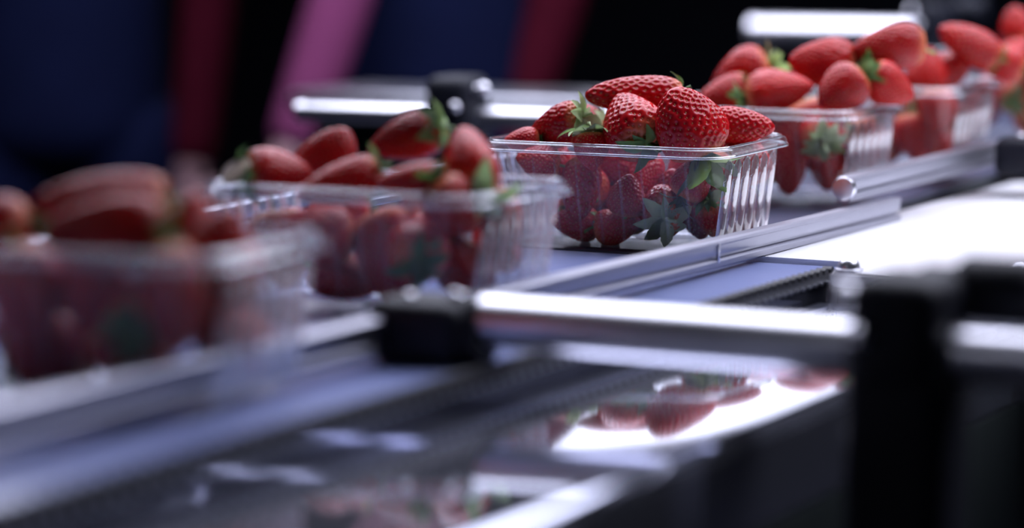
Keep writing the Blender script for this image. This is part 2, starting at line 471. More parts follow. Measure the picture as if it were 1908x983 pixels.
# far side
FRY, FRZ = 0.47, 0.0505
rail_clamp(-0.236, FRY, 0.030, -1, 'black clamp on the far guide rail, hidden behind the sharp punnet')
rod(FRY, FRZ, -0.590, -0.246, .0085, 'chrome rod on the far side, behind the second punnet and the sharp one')
post_clamp(-0.432, FRY, FRZ, -1, 'black post with clamp on the far side, above the second punnet', knob=False)
rod(1.36, 0.095, -0.545, -0.34, .0150, 'blurred chrome rod at the upper right, above the punnet behind the sharp one')
post_clamp(-0.325, 1.36, 0.095, 1, 'blurred black post at the upper right, right of the far chrome rod', knob=True)

# steel housing of a second line, far left
def housing_block(x0, x1, y0, y1, z0, z1, lab):
    t = tag(empty('steel_bench', ((x0 + x1) / 2, (y0 + y1) / 2, FLOOR_Z)), lab, 'bench')
    belong(box('top', (x0, y0, z0), (x1, y1, z1), M['steel'], None, .006, 3), t)
    for x in (x0 + .04, x1 - .04):
        for y in (y0 + .04, y1 - .04):
            belong(box('leg', (x - .02, y - .02, FLOOR_Z), (x + .02, y + .02, z0 + .001), M['steel_side'], None, .003), t)
housing_block(-1.02, -0.64, 1.12, 1.30, 0.000, 0.024, 'pale steel bench blurred behind the far chrome rod')

# ------------------------------------------------------------------ what stands where

# punnets: (x, y, z, turn, tilt) of the base, label
PUNNETS = [
    ((-0.0428, -0.5441, 0.0000, 0.0900, 0.0000), 'leftmost clear punnet of strawberries, the most blurred one in front'),
    ((-0.0698, -0.2544, 0.0000, -0.0350, 0.0000), 'second clear punnet from the left, blurred, next to the rail clamp'),
    ((-0.0827, 0.0836, 0.0016, -0.0300, 0.0262), 'clear ribbed punnet in sharp focus behind the long guide rail'),
    ((-0.0949, 0.3349, 0.0105, -0.0500, 0.0262), 'fourth clear punnet from the left, directly behind the sharp one'),
    ((-0.0740, 0.5010, 0.0195, -0.0200, 0.0262), 'fifth clear punnet from the left, blurred behind the rear guide rail'),
    ((-0.0498, 0.7054, 0.0320, -0.0500, 0.0262), 'last clear punnet, cut by the right picture edge'),
]
# strawberries: punnet, centre, axis (calyx to tip), length, width, mesh kind, sepal style, label, group
BERRIES = [
    ('P3', [-0.0828, 0.0811, 0.098], [-0.834, -0.55, -0.041], 0.0648, 0.0265, 2, 'o', 'long strawberry lying on its side across the top of the sharp punnet', None),
    ('P3', [-0.0707, 0.0535, 0.0826], [-0.658, 0.491, 0.572], 0.0512, 0.0398, 0, 'o', 'squat strawberry at the middle front of the sharp punnet, tip up', None),
    ('P3', [-0.031, 0.0487, 0.0834], [-0.277, -0.259, 0.925], 0.0477, 0.0461, 1, 'u', 'large dark wedge-shaped strawberry at the right front of the sharp punnet', None),
    ('P3', [-0.1305, 0.0638, 0.0773], [-0.952, 0.09, -0.294], 0.0437, 0.0274, 0, 'o', 'left strawberry of the sharp punnet, star-shaped green calyx at its right', None),
    ('P3', [-0.1494, 0.0502, 0.0677], [-0.787, -0.616, 0.021], 0.023, 0.0188, 0, 'o', 'small strawberry at the far left rim of the sharp punnet', None),
    ('P3', [-0.0931, 0.0405, 0.0636], [0.136, -0.256, -0.957], 0.0247, 0.0222, 0, 'o', 'small dark strawberry just below the green star calyx of the sharp punnet', None),
    ('P3', [-0.0171, 0.1011, 0.0784], [0.94, 0.331, -0.086], 0.0438, 0.0248, 2, 'o', 'orange red strawberry on the right rim of the sharp punnet', None),
    ('P3', [-0.1396, 0.1193, 0.078], [-0.792, -0.355, 0.496], 0.0311, 0.0242, 0, 'd', 'strawberry at the back of the sharp punnet peeping over the star calyx', None),
    ('P3', [-0.1346, 0.0445, 0.0554], [-0.784, -0.591, 0.19], 0.0289, 0.0233, 0, 'd', 'strawberry under the left rim of the sharp punnet, seen through the wall', None),
    ('P3', [-0.1097, 0.0553, 0.0374], [-0.004, -0.214, -0.977], 0.0415, 0.0269, 2, 'd', 'tall strawberry hanging tip down behind the left part of the sharp front wall', None),
    ('P3', [-0.1154, 0.0603, 0.0148], [-0.808, -0.569, 0.153], 0.0331, 0.0232, 0, 'd', 'dark strawberry in the lower left corner of the sharp punnet', None),
    ('P3', [-0.0865, 0.0639, 0.0148], [0.93, 0.352, 0.102], 0.0313, 0.0237, 0, 'd', 'dark strawberry at the bottom middle of the sharp punnet', None),
    ('P3', [-0.0751, 0.0571, 0.035], [0.091, -0.171, 0.981], 0.0277, 0.0251, 0, 'd', 'shiny little strawberry above the big leaf inside the sharp punnet', None),
    ('P3', [-0.0578, 0.0704, 0.0252], [-0.509, 0.84, 0.189], 0.045, 0.0335, 1, 'o', 'strawberry showing its large pale green calyx through the sharp front wall', None),
    ('P3', [-0.0316, 0.0621, 0.0476], [0.392, 0.327, 0.86], 0.0308, 0.0258, 0, 'u', 'strawberry behind the right front corner of the sharp punnet', None),
    ('P3', [-0.0259, 0.0844, 0.046], [0.208, -0.022, -0.978], 0.0339, 0.0252, 0, 'd', 'strawberry seen through the upper ribs of the sharp right wall', None),
    ('P3', [-0.0219, 0.0784, 0.0196], [0.074, 0.674, -0.735], 0.0407, 0.0254, 0, 'o', 'strawberry seen through the lower ribs of the sharp right wall', None),
    ('P3', [-0.047, 0.114, 0.018], [-0.632, -0.323, -0.704], 0.0305, 0.0256, 0, 'd', 'ordinary red strawberry buried deep in the sharp punnet', 'strawberries buried in the sharp punnet'),
    ('P3', [-0.0221, 0.1072, 0.0224], [0.356, 0.105, -0.928], 0.0352, 0.0296, 1, 'd', 'ordinary red strawberry buried deep in the sharp punnet', 'strawberries buried in the sharp punnet'),
    ('P3', [-0.0619, 0.1171, 0.0476], [-0.646, -0.438, -0.626], 0.0319, 0.0269, 1, 'd', 'ordinary red strawberry buried deep in the sharp punnet', 'strawberries buried in the sharp punnet'),
    ('P3', [-0.0853, 0.0809, 0.0251], [-0.591, -0.489, 0.641], 0.0339, 0.0286, 0, 'd', 'ordinary red strawberry buried deep in the sharp punnet', 'strawberries buried in the sharp punnet'),
    ('P3', [-0.0407, 0.0896, 0.0231], [0.09, 0.052, -0.995], 0.0365, 0.0307, 0, 'd', 'ordinary red strawberry buried deep in the sharp punnet', 'strawberries buried in the sharp punnet'),
    ('P3', [-0.0628, 0.0991, 0.0324], [0.057, -0.305, 0.951], 0.0361, 0.0304, 0, 'd', 'ordinary red strawberry buried deep in the sharp punnet', 'strawberries buried in the sharp punnet'),
    ('P3', [-0.1042, 0.0946, 0.0237], [0.714, -0.069, 0.697], 0.036, 0.0303, 0, 'd', 'ordinary red strawberry buried deep in the sharp punnet', 'strawberries buried in the sharp punnet'),
    ('P3', [-0.081, 0.0932, 0.0456], [0.096, -0.895, -0.437], 0.0342, 0.0288, 1, 'd', 'ordinary red strawberry buried deep in the sharp punnet', 'strawberries buried in the sharp punnet'),
    ('P3', [-0.0431, 0.1004, 0.0595], [0.302, -0.929, -0.216], 0.0317, 0.0267, 0, 'd', 'ordinary red strawberry buried deep in the sharp punnet', 'strawberries buried in the sharp punnet'),
    ('P3', [-0.0193, 0.1141, 0.0578], [-0.232, -0.158, 0.96], 0.0392, 0.033, 0, 'd', 'ordinary red strawberry buried deep in the sharp punnet', 'strawberries buried in the sharp punnet'),
    ('P3', [-0.1206, 0.1176, 0.029], [-0.929, -0.01, -0.37], 0.0327, 0.0275, 1, 'd', 'ordinary red strawberry buried deep in the sharp punnet', 'strawberries buried in the sharp punnet'),
    ('P3', [-0.1435, 0.1129, 0.0174], [-0.307, 0.952, -0.005], 0.0306, 0.0258, 1, 'd', 'ordinary red strawberry buried deep in the sharp punnet', 'strawberries buried in the sharp punnet'),
    ('P3', [-0.1475, 0.0742, 0.0541], [-0.316, -0.933, 0.17], 0.0387, 0.0326, 0, 'd', 'ordinary red strawberry buried deep in the sharp punnet', 'strawberries buried in the sharp punnet'),
    ('P3', [-0.1107, 0.1031, 0.05], [0.876, -0.314, -0.366], 0.039, 0.0329, 1, 'd', 'ordinary red strawberry buried deep in the sharp punnet', 'strawberries buried in the sharp punnet'),
    ('P3', [-0.1449, 0.1102, 0.0387], [-0.052, -0.869, -0.492], 0.0323, 0.0272, 1, 'd', 'ordinary red strawberry buried deep in the sharp punnet', 'strawberries buried in the sharp punnet'),
    ('P3', [-0.1231, 0.0839, 0.038], [-0.731, 0.673, 0.113], 0.0394, 0.0332, 0, 'd', 'ordinary red strawberry buried deep in the sharp punnet', 'strawberries buried in the sharp punnet'),
    ('P3', [-0.0925, 0.1147, 0.0254], [-0.267, -0.156, -0.951], 0.0359, 0.0302, 1, 'd', 'ordinary red strawberry buried deep in the sharp punnet', 'strawberries buried in the sharp punnet'),
    ('P2', [-0.1061, -0.2541, 0.0802], [0.44, 0.157, 0.884], 0.0357, 0.0312, 1, 'd', 'upright strawberry at the back left of the blurred punnet left of the sharp one', None),
    ('P2', [-0.122, -0.2816, 0.073], [0.663, 0.748, 0.024], 0.0392, 0.0266, 0, 'o', 'strawberry with its calyx at the left rim of the second punnet', None),
    ('P2', [-0.0782, -0.2898, 0.0702], [-0.642, -0.685, -0.344], 0.0474, 0.0228, 2, 'o', 'orange red strawberry with a pale shoulder in the second punnet from the left', None),
    ('P2', [-0.0666, -0.2401, 0.0907], [-0.947, -0.119, -0.298], 0.0459, 0.0266, 0, 'o', 'dark glossy strawberry with big leaves, at the back of the second punnet', None),
    ('P2', [-0.0105, -0.2692, 0.0812], [-0.414, 0.457, 0.787], 0.045, 0.0367, 1, 'o', 'big strawberry with bright leaves, right side of the second punnet', None),
    ('P2', [-0.0307, -0.2933, 0.0721], [-0.839, -0.542, 0.045], 0.0396, 0.0223, 0, 'd', 'pale pink lit strawberry lying along the front rim of the second punnet from the left', None),
    ('P2', [-0.0597, -0.2691, 0.0291], [0.388, -0.077, -0.919], 0.0522, 0.0386, 1, 'd', 'bright red strawberry hanging tip down behind the front wall of the second punnet', None),
    ('P2', [-0.0959, -0.2845, 0.0418], [-0.784, -0.591, 0.19], 0.0404, 0.0342, 0, 'd', 'dark strawberry left of the bright hanging one behind the second punnet wall', None),
    ('P2', [-0.035, -0.2778, 0.0377], [-0.383, 0.872, 0.305], 0.0473, 0.0331, 0, 'o', 'strawberry turned with its green calyx to the front wall of the second punnet', None),
    ('P2', [-0.0206, -0.2542, 0.025], [0.792, 0.355, -0.496], 0.0336, 0.0292, 0, 'd', 'strawberry in the lower right corner of the second punnet', None),
    ('P2', [-0.1246, -0.2757, 0.0309], [0.248, -0.098, -0.964], 0.0434, 0.0353, 0, 'd', 'strawberry in the left front corner of the second punnet', None),
    ('P2', [-0.0047, -0.2959, 0.0614], [0.49, 0.145, -0.86], 0.0328, 0.026, 0, 'u', 'strawberry below the right rim of the second punnet', None),
    ('P2', [-0.0893, -0.2677, 0.0158], [0.886, 0.329, -0.328], 0.0367, 0.0285, 0, 'd', 'strawberry at the bottom of the second punnet, just above the rail', None),
    ('P2', [-0.0061, -0.2427, 0.05], [0.354, 0.062, -0.933], 0.0337, 0.0267, 0, 'd', 'strawberry behind the right side wall of the second punnet', None),
    ('P2', [-0.0301, -0.2556, 0.0562], [-0.71, 0.699, -0.086], 0.0394, 0.0332, 0, 'd', 'ordinary red strawberry buried deep in the second punnet from the left', 'strawberries buried in the second punnet from the left'),
    ('P2', [-0.096, -0.2195, 0.0313], [-0.831, 0.012, -0.556], 0.0342, 0.0288, 1, 'd', 'ordinary red strawberry buried deep in the second punnet from the left', 'strawberries buried in the second punnet from the left'),
    ('P2', [-0.1292, -0.2484, 0.0355], [-0.589, 0.188, 0.786], 0.036, 0.0304, 0, 'd', 'ordinary red strawberry buried deep in the second punnet from the left', 'strawberries buried in the second punnet from the left'),
    ('P2', [-0.0443, -0.2457, 0.0372], [0.995, -0.032, 0.097], 0.0321, 0.0271, 1, 'd', 'ordinary red strawberry buried deep in the second punnet from the left', 'strawberries buried in the second punnet from the left'),
    ('P2', [-0.0669, -0.2223, 0.0434], [-0.648, 0.712, -0.27], 0.038, 0.032, 0, 'd', 'ordinary red strawberry buried deep in the second punnet from the left', 'strawberries buried in the second punnet from the left'),
    ('P2', [-0.0147, -0.23, 0.0323], [0.881, -0.422, -0.212], 0.0328, 0.0276, 1, 'd', 'ordinary red strawberry buried deep in the second punnet from the left', 'strawberries buried in the second punnet from the left'),
    ('P2', [-0.1114, -0.238, 0.0169], [-0.714, 0.491, 0.499], 0.0306, 0.0258, 0, 'd', 'ordinary red strawberry buried deep in the second punnet from the left', 'strawberries buried in the second punnet from the left'),
    ('P2', [-0.0844, -0.2351, 0.0209], [0.503, -0.249, 0.828], 0.0322, 0.0271, 1, 'd', 'ordinary red strawberry buried deep in the second punnet from the left', 'strawberries buried in the second punnet from the left'),
    ('P2', [-0.1293, -0.2206, 0.0343], [0.588, -0.454, -0.669], 0.0334, 0.0281, 1, 'd', 'ordinary red strawberry buried deep in the second punnet from the left', 'strawberries buried in the second punnet from the left'),
    ('P2', [-0.115, -0.229, 0.0461], [-0.612, -0.785, 0.096], 0.0316, 0.0266, 1, 'd', 'ordinary red strawberry buried deep in the second punnet from the left', 'strawberries buried in the second punnet from the left'),
    ('P1', [-0.051, -0.5328, 0.0829], [-0.832, -0.552, -0.059], 0.0608, 0.0261, 2, 'd', 'long dark strawberry on top of the leftmost punnet', None),
    ('P1', [-0.0197, -0.572, 0.0733], [-0.81, -0.58, 0.085], 0.0534, 0.0318, 1, 'o', 'large strawberry at the front rim of the leftmost punnet', None),
    ('P1', [-0.0072, -0.5289, 0.0752], [0.249, 0.26, 0.933], 0.0278, 0.0241, 0, 'u', 'brownish red strawberry at the right of the leftmost pile, tip up', None),
    ('P1', [0.024, -0.5517, 0.0716], [0.468, 0.169, 0.867], 0.0302, 0.0277, 0, 'u', 'strawberry by the right rim of the leftmost punnet', None),
    ('P1', [-0.101, -0.5494, 0.0676], [-0.859, -0.482, -0.172], 0.0388, 0.0295, 0, 'u', 'strawberry cut by the left picture edge with green leaves', None),
    ('P1', [-0.0584, -0.5775, 0.0432], [0.272, -0.143, -0.952], 0.0477, 0.0361, 1, 'd', 'strawberry behind the wall of the leftmost punnet near the picture edge', None),
    ('P1', [-0.0329, -0.5655, 0.0452], [-0.098, -0.185, -0.978], 0.0365, 0.0303, 0, 'd', 'dark strawberry in the middle of the leftmost front wall', None),
    ('P1', [-0.0099, -0.5631, 0.0395], [-0.455, 0.851, 0.261], 0.0452, 0.0321, 0, 'o', 'strawberry turned with its grey green calyx to the leftmost front wall', None),
    ('P1', [0.0159, -0.5738, 0.0478], [0.166, -0.163, -0.973], 0.0461, 0.031, 1, 'd', 'tall strawberry in the right front corner of the leftmost punnet', None),
    ('P1', [0.0145, -0.5261, 0.0526], [0.49, 0.145, -0.86], 0.0326, 0.0286, 0, 'd', 'strawberry behind the right side wall of the leftmost punnet', None),
    ('P1', [-0.0606, -0.5622, 0.0201], [0.81, 0.479, 0.34], 0.037, 0.0333, 0, 'o', 'strawberry low in the leftmost punnet, green leaf at its end', None),
    ('P1', [-0.0169, -0.5604, 0.0181], [-0.848, -0.407, 0.34], 0.0365, 0.0303, 0, 'd', 'strawberry at the bottom of the leftmost punnet', None),
    ('P1', [-0.0245, -0.5131, 0.0388], [-0.442, -0.671, -0.595], 0.0389, 0.0327, 0, 'd', 'ordinary red strawberry buried deep in the leftmost punnet', 'strawberries buried in the leftmost punnet'),
    ('P1', [-0.1019, -0.528, 0.0186], [-0.842, 0.537, -0.054], 0.0328, 0.0276, 0, 'd', 'ordinary red strawberry buried deep in the leftmost punnet', 'strawberries buried in the leftmost punnet'),
    ('P1', [-0.0508, -0.5147, 0.0214], [-0.264, 0.259, -0.929], 0.0383, 0.0322, 1, 'd', 'ordinary red strawberry buried deep in the leftmost punnet', 'strawberries buried in the leftmost punnet'),
    ('P1', [-0.0706, -0.5358, 0.019], [-0.915, -0.149, 0.375], 0.0376, 0.0316, 0, 'd', 'ordinary red strawberry buried deep in the leftmost punnet', 'strawberries buried in the leftmost punnet'),
    ('P1', [-0.0321, -0.539, 0.0157], [0.91, 0.277, -0.309], 0.0316, 0.0266, 1, 'd', 'ordinary red strawberry buried deep in the leftmost punnet', 'strawberries buried in the leftmost punnet'),
    ('P1', [0.0184, -0.537, 0.0219], [0.368, -0.493, 0.788], 0.0345, 0.0291, 0, 'd', 'ordinary red strawberry buried deep in the leftmost punnet', 'strawberries buried in the leftmost punnet'),
    ('P1', [-0.003, -0.5299, 0.0365], [0.747, 0.634, -0.201], 0.0382, 0.0322, 1, 'd', 'ordinary red strawberry buried deep in the leftmost punnet', 'strawberries buried in the leftmost punnet'),
    ('P1', [-0.0599, -0.5466, 0.0462], [0.075, -0.967, -0.242], 0.0355, 0.0299, 1, 'd', 'ordinary red strawberry buried deep in the leftmost punnet', 'strawberries buried in the leftmost punnet'),
    ('P1', [0.0097, -0.5103, 0.0202], [0.914, -0.332, -0.233], 0.0372, 0.0314, 0, 'd', 'ordinary red strawberry buried deep in the leftmost punnet', 'strawberries buried in the leftmost punnet'),
    ('P4', [-0.1279, 0.3583, 0.0981], [-0.81, -0.479, -0.34], 0.0449, 0.0358, 0, 'u', 'pale lit strawberry with leaves on top at the left of the fourth punnet', None),
    ('P4', [-0.1269, 0.3226, 0.0847], [-0.739, -0.548, -0.392], 0.0444, 0.0265, 2, 'o', 'orange strawberry leaning over the left rim of the fourth punnet', None),
    ('P4', [-0.0733, 0.3017, 0.0895], [0.927, 0.323, 0.19], 0.049, 0.0337, 0, 'u', 'strawberry with dark leaves at the front left of the fourth punnet', None),
    ('P4', [-0.0544, 0.3364, 0.1085], [-0.808, -0.569, 0.153], 0.0492, 0.0357, 1, 'd', 'rounded strawberry at the top middle of the fourth punnet', None),
    ('P4', [-0.028, 0.3054, 0.0916], [-0.599, -0.591, -0.54], 0.0384, 0.0358, 0, 'u', 'strawberry with leaves on its right at the front of the fourth punnet', None),
    ('P4', [-0.0112, 0.3579, 0.1195], [-0.838, -0.546, 0.01], 0.0539, 0.0331, 1, 'd', 'highest strawberry of the fourth punnet', None),
    ('P4', [-0.0697, 0.31, 0.0455], [0.089, -0.166, -0.982], 0.0621, 0.0334, 2, 'd', 'tall red strawberry behind the front wall of the fourth punnet', None),
    ('P4', [-0.0438, 0.3064, 0.0613], [-0.45, 0.843, 0.295], 0.047, 0.034, 0, 'o', 'strawberry with its yellow green calyx to the wall of the fourth punnet', None),
    ('P4', [-0.0695, 0.3561, 0.0618], [0.354, 0.062, -0.933], 0.04, 0.0329, 0, 'd', 'strawberry behind the ribs of the fourth punnet', None),
    ('P4', [-0.0962, 0.3007, 0.054], [0.208, -0.022, -0.978], 0.0418, 0.0347, 0, 'd', 'strawberry in the left of the fourth punnet', None),
    ('P4', [-0.0538, 0.3342, 0.0458], [0.208, -0.022, -0.978], 0.0415, 0.0344, 0, 'd', 'strawberry low behind the right corner of the fourth punnet', None),
    ('P4', [-0.0028, 0.34, 0.0934], [0.792, 0.355, -0.496], 0.0375, 0.0302, 0, 'u', 'leafy strawberry at the right rim of the fourth punnet', None),
    ('P4', [-0.0318, 0.3607, 0.0478], [0.315, 0.617, -0.721], 0.0376, 0.0317, 1, 'd', 'ordinary red strawberry buried deep in the fourth punnet', 'strawberries buried in the fourth punnet'),
    ('P4', [-0.0537, 0.3583, 0.0305], [-0.068, -0.672, -0.737], 0.0384, 0.0324, 0, 'd', 'ordinary red strawberry buried deep in the fourth punnet', 'strawberries buried in the fourth punnet'),
    ('P4', [-0.0996, 0.3547, 0.0468], [-0.07, 0.91, -0.409], 0.0341, 0.0287, 1, 'd', 'ordinary red strawberry buried deep in the fourth punnet', 'strawberries buried in the fourth punnet'),
    ('P4', [-0.1486, 0.3639, 0.0586], [-0.188, -0.682, 0.706], 0.0391, 0.033, 0, 'd', 'ordinary red strawberry buried deep in the fourth punnet', 'strawberries buried in the fourth punnet'),
    ('P4', [-0.1472, 0.3538, 0.0293], [0.691, -0.689, 0.219], 0.0375, 0.0316, 0, 'd', 'ordinary red strawberry buried deep in the fourth punnet', 'strawberries buried in the fourth punnet'),
    ('P4', [-0.1147, 0.3682, 0.029], [-0.236, -0.185, -0.954], 0.0307, 0.0259, 0, 'd', 'ordinary red strawberry buried deep in the fourth punnet', 'strawberries buried in the fourth punnet'),
    ('P4', [-0.1235, 0.3567, 0.0521], [0.573, 0.808, 0.137], 0.0391, 0.0329, 0, 'd', 'ordinary red strawberry buried deep in the fourth punnet', 'strawberries buried in the fourth punnet'),
    ('P4', [-0.1276, 0.3327, 0.0304], [-0.675, 0.021, 0.738], 0.0321, 0.027, 1, 'd', 'ordinary red strawberry buried deep in the fourth punnet', 'strawberries buried in the fourth punnet'),
    ('P4', [-0.0953, 0.3266, 0.0372], [-0.489, 0.511, 0.707], 0.0353, 0.0297, 1, 'd', 'ordinary red strawberry buried deep in the fourth punnet', 'strawberries buried in the fourth punnet'),
    ('P5', [-0.0238, 0.4737, 0.0988], [0.178, 0.03, 0.984], 0.0351, 0.0313, 0, 'd', 'upright strawberry at the front of the fifth punnet from the left', None),
    ('P5', [0.0034, 0.497, 0.118], [-0.719, -0.474, 0.508], 0.054, 0.0305, 2, 'o', 'orange strawberry on top of the fifth punnet from the left', None),
    ('P5', [0.0166, 0.5258, 0.1062], [-0.848, -0.407, 0.34], 0.0448, 0.0279, 0, 'u', 'pale red strawberry at the back of the fifth punnet from the left', None),
    ('P5', [-0.0393, 0.4913, 0.0743], [-0.45, 0.843, 0.295], 0.0466, 0.0327, 0, 'o', 'strawberry turned with its pale calyx to the wall of the fifth punnet from the left', None),
    ('P5', [-0.0103, 0.4628, 0.0674], [0.133, -0.064, -0.989], 0.0378, 0.031, 0, 'd', 'strawberry behind the front wall of the fifth punnet from the left', None),
    ('P5', [-0.0399, 0.5247, 0.063], [0.036, 0.994, -0.103], 0.0478, 0.0316, 0, 'o', 'strawberry behind the right side wall of the fifth punnet from the left', None),
    ('P5', [-0.0294, 0.4661, 0.0479], [0.208, -0.022, -0.978], 0.038, 0.0302, 0, 'd', 'strawberry low in the right corner of the fifth punnet from the left', None),
    ('P5', [-0.0149, 0.5021, 0.0975], [0.736, 0.46, 0.496], 0.0402, 0.0324, 0, 'u', 'leafy strawberry in the middle of the fifth punnet from the left', None),
    ('P5', [-0.0601, 0.4796, 0.0814], [0.49, 0.145, -0.86], 0.0375, 0.0297, 0, 'd', 'strawberry at the left of the fifth punnet from the left', None),
    ('P5', [-0.0658, 0.509, 0.0382], [0.249, 0.923, 0.292], 0.0317, 0.0267, 0, 'd', 'ordinary red strawberry buried deep in the fifth punnet from the left', 'strawberries buried in the fifth punnet from the left'),
    ('P5', [-0.0122, 0.5315, 0.0567], [0.764, 0.631, -0.134], 0.0351, 0.0296, 0, 'd', 'ordinary red strawberry buried deep in the fifth punnet from the left', 'strawberries buried in the fifth punnet from the left'),
    ('P5', [-0.0185, 0.4876, 0.0352], [0.941, 0.09, -0.325], 0.0348, 0.0293, 1, 'd', 'ordinary red strawberry buried deep in the fifth punnet from the left', 'strawberries buried in the fifth punnet from the left'),
    ('P5', [-0.0515, 0.5302, 0.0427], [-0.599, 0.579, 0.553], 0.0374, 0.0315, 1, 'd', 'ordinary red strawberry buried deep in the fifth punnet from the left', 'strawberries buried in the fifth punnet from the left'),
    ('P5', [-0.1018, 0.4988, 0.0501], [-0.278, -0.243, -0.929], 0.0335, 0.0282, 1, 'd', 'ordinary red strawberry buried deep in the fifth punnet from the left', 'strawberries buried in the fifth punnet from the left'),
    ('P5', [-0.1215, 0.5102, 0.0361], [-0.907, -0.41, 0.092], 0.0331, 0.0279, 1, 'd', 'ordinary red strawberry buried deep in the fifth punnet from the left', 'strawberries buried in the fifth punnet from the left'),
    ('P5', [-0.0201, 0.5113, 0.0397], [-0.702, -0.539, 0.466], 0.037, 0.0311, 0, 'd', 'ordinary red strawberry buried deep in the fifth punnet from the left', 'strawberries buried in the fifth punnet from the left'),
    ('P5', [-0.0949, 0.5235, 0.0407], [-0.313, -0.241, -0.919], 0.0373, 0.0314, 1, 'd', 'ordinary red strawberry buried deep in the fifth punnet from the left', 'strawberries buried in the fifth punnet from the left'),
    ('P5', [-0.125, 0.526, 0.0554], [0.095, -0.97, -0.222], 0.0373, 0.0314, 1, 'd', 'ordinary red strawberry buried deep in the fifth punnet from the left', 'strawberries buried in the fifth punnet from the left'),
    ('P6', [-0.0263, 0.7113, 0.1237], [-0.167, -0.055, 0.984], 0.0371, 0.0323, 1, 'd', 'topmost strawberry of the punnet cut by the right picture edge', None),
    ('P6', [-0.015, 0.6738, 0.1017], [-0.834, -0.52, 0.182], 0.0406, 0.0299, 0, 'o', 'pink lit strawberry at the front of the punnet cut by the right picture edge', None),
    ('P6', [-0.0202, 0.6785, 0.0752], [-0.433, 0.811, 0.393], 0.0484, 0.0317, 0, 'o', 'strawberry with its calyx to the wall in the punnet cut by the right picture edge', None),
    ('P6', [0.0037, 0.7021, 0.1147], [0.847, 0.4, 0.349], 0.0407, 0.0331, 0, 'u', 'strawberry just past the right picture edge on top of its punnet', None),
    ('P6', [0.0102, 0.667, 0.0783], [0.49, 0.145, -0.86], 0.04, 0.0326, 0, 'd', 'strawberry low in the punnet past the right picture edge', None),
    ('P6', [-0.0445, 0.729, 0.079], [-0.736, -0.673, -0.073], 0.0356, 0.03, 0, 'd', 'ordinary red strawberry buried deep in the punnet at the right picture edge', 'strawberries buried in the punnet at the right picture edge'),
    ('P6', [-0.1078, 0.7263, 0.0522], [-0.825, -0.031, 0.565], 0.0347, 0.0292, 1, 'd', 'ordinary red strawberry buried deep in the punnet at the right picture edge', 'strawberries buried in the punnet at the right picture edge'),
    ('P6', [-0.0122, 0.7232, 0.0707], [-0.293, 0.848, -0.441], 0.0368, 0.031, 1, 'd', 'ordinary red strawberry buried deep in the punnet at the right picture edge', 'strawberries buried in the punnet at the right picture edge'),
    ('P6', [-0.0177, 0.7219, 0.0482], [-0.248, 0.966, -0.076], 0.0348, 0.0293, 0, 'd', 'ordinary red strawberry buried deep in the punnet at the right picture edge', 'strawberries buried in the punnet at the right picture edge'),
    ('P6', [-0.046, 0.6953, 0.0721], [-0.021, -0.935, 0.354], 0.0346, 0.0292, 1, 'd', 'ordinary red strawberry buried deep in the punnet at the right picture edge', 'strawberries buried in the punnet at the right picture edge'),
    ('P6', [-0.0589, 0.7247, 0.0549], [0.557, -0.721, 0.413], 0.0399, 0.0336, 1, 'd', 'ordinary red strawberry buried deep in the punnet at the right picture edge', 'strawberries buried in the punnet at the right picture edge'),
]
PETAL = (-0.1377, -0.3110, 0.0705)
# workers: place, turn, label, wrists, elbows, jacket, sleeves
PEOPLE = [
    ((-1.741, 1.641, -0.90), math.radians(28), 'person in navy workwear with a dark red sleeve, blurred at the left behind the line',
     ((-.23, -.06, .78), (.190, -.04, .78)), ((-.25, .02, 1.06), (.215, .02, 1.07)), M['navy'], (M['navy'], M['dark_red'])),
    ((-1.132, 1.626, -0.90), math.radians(28), 'person in navy workwear with a mauve sleeve, reaching down to the line',
     ((-.155, -.26, .84), (.105, -.06, .80)), ((-.075, -.15, 1.10), (.205, .0, 1.11)), M['navy'], (M['mauve'], M['dark_red'])),
]

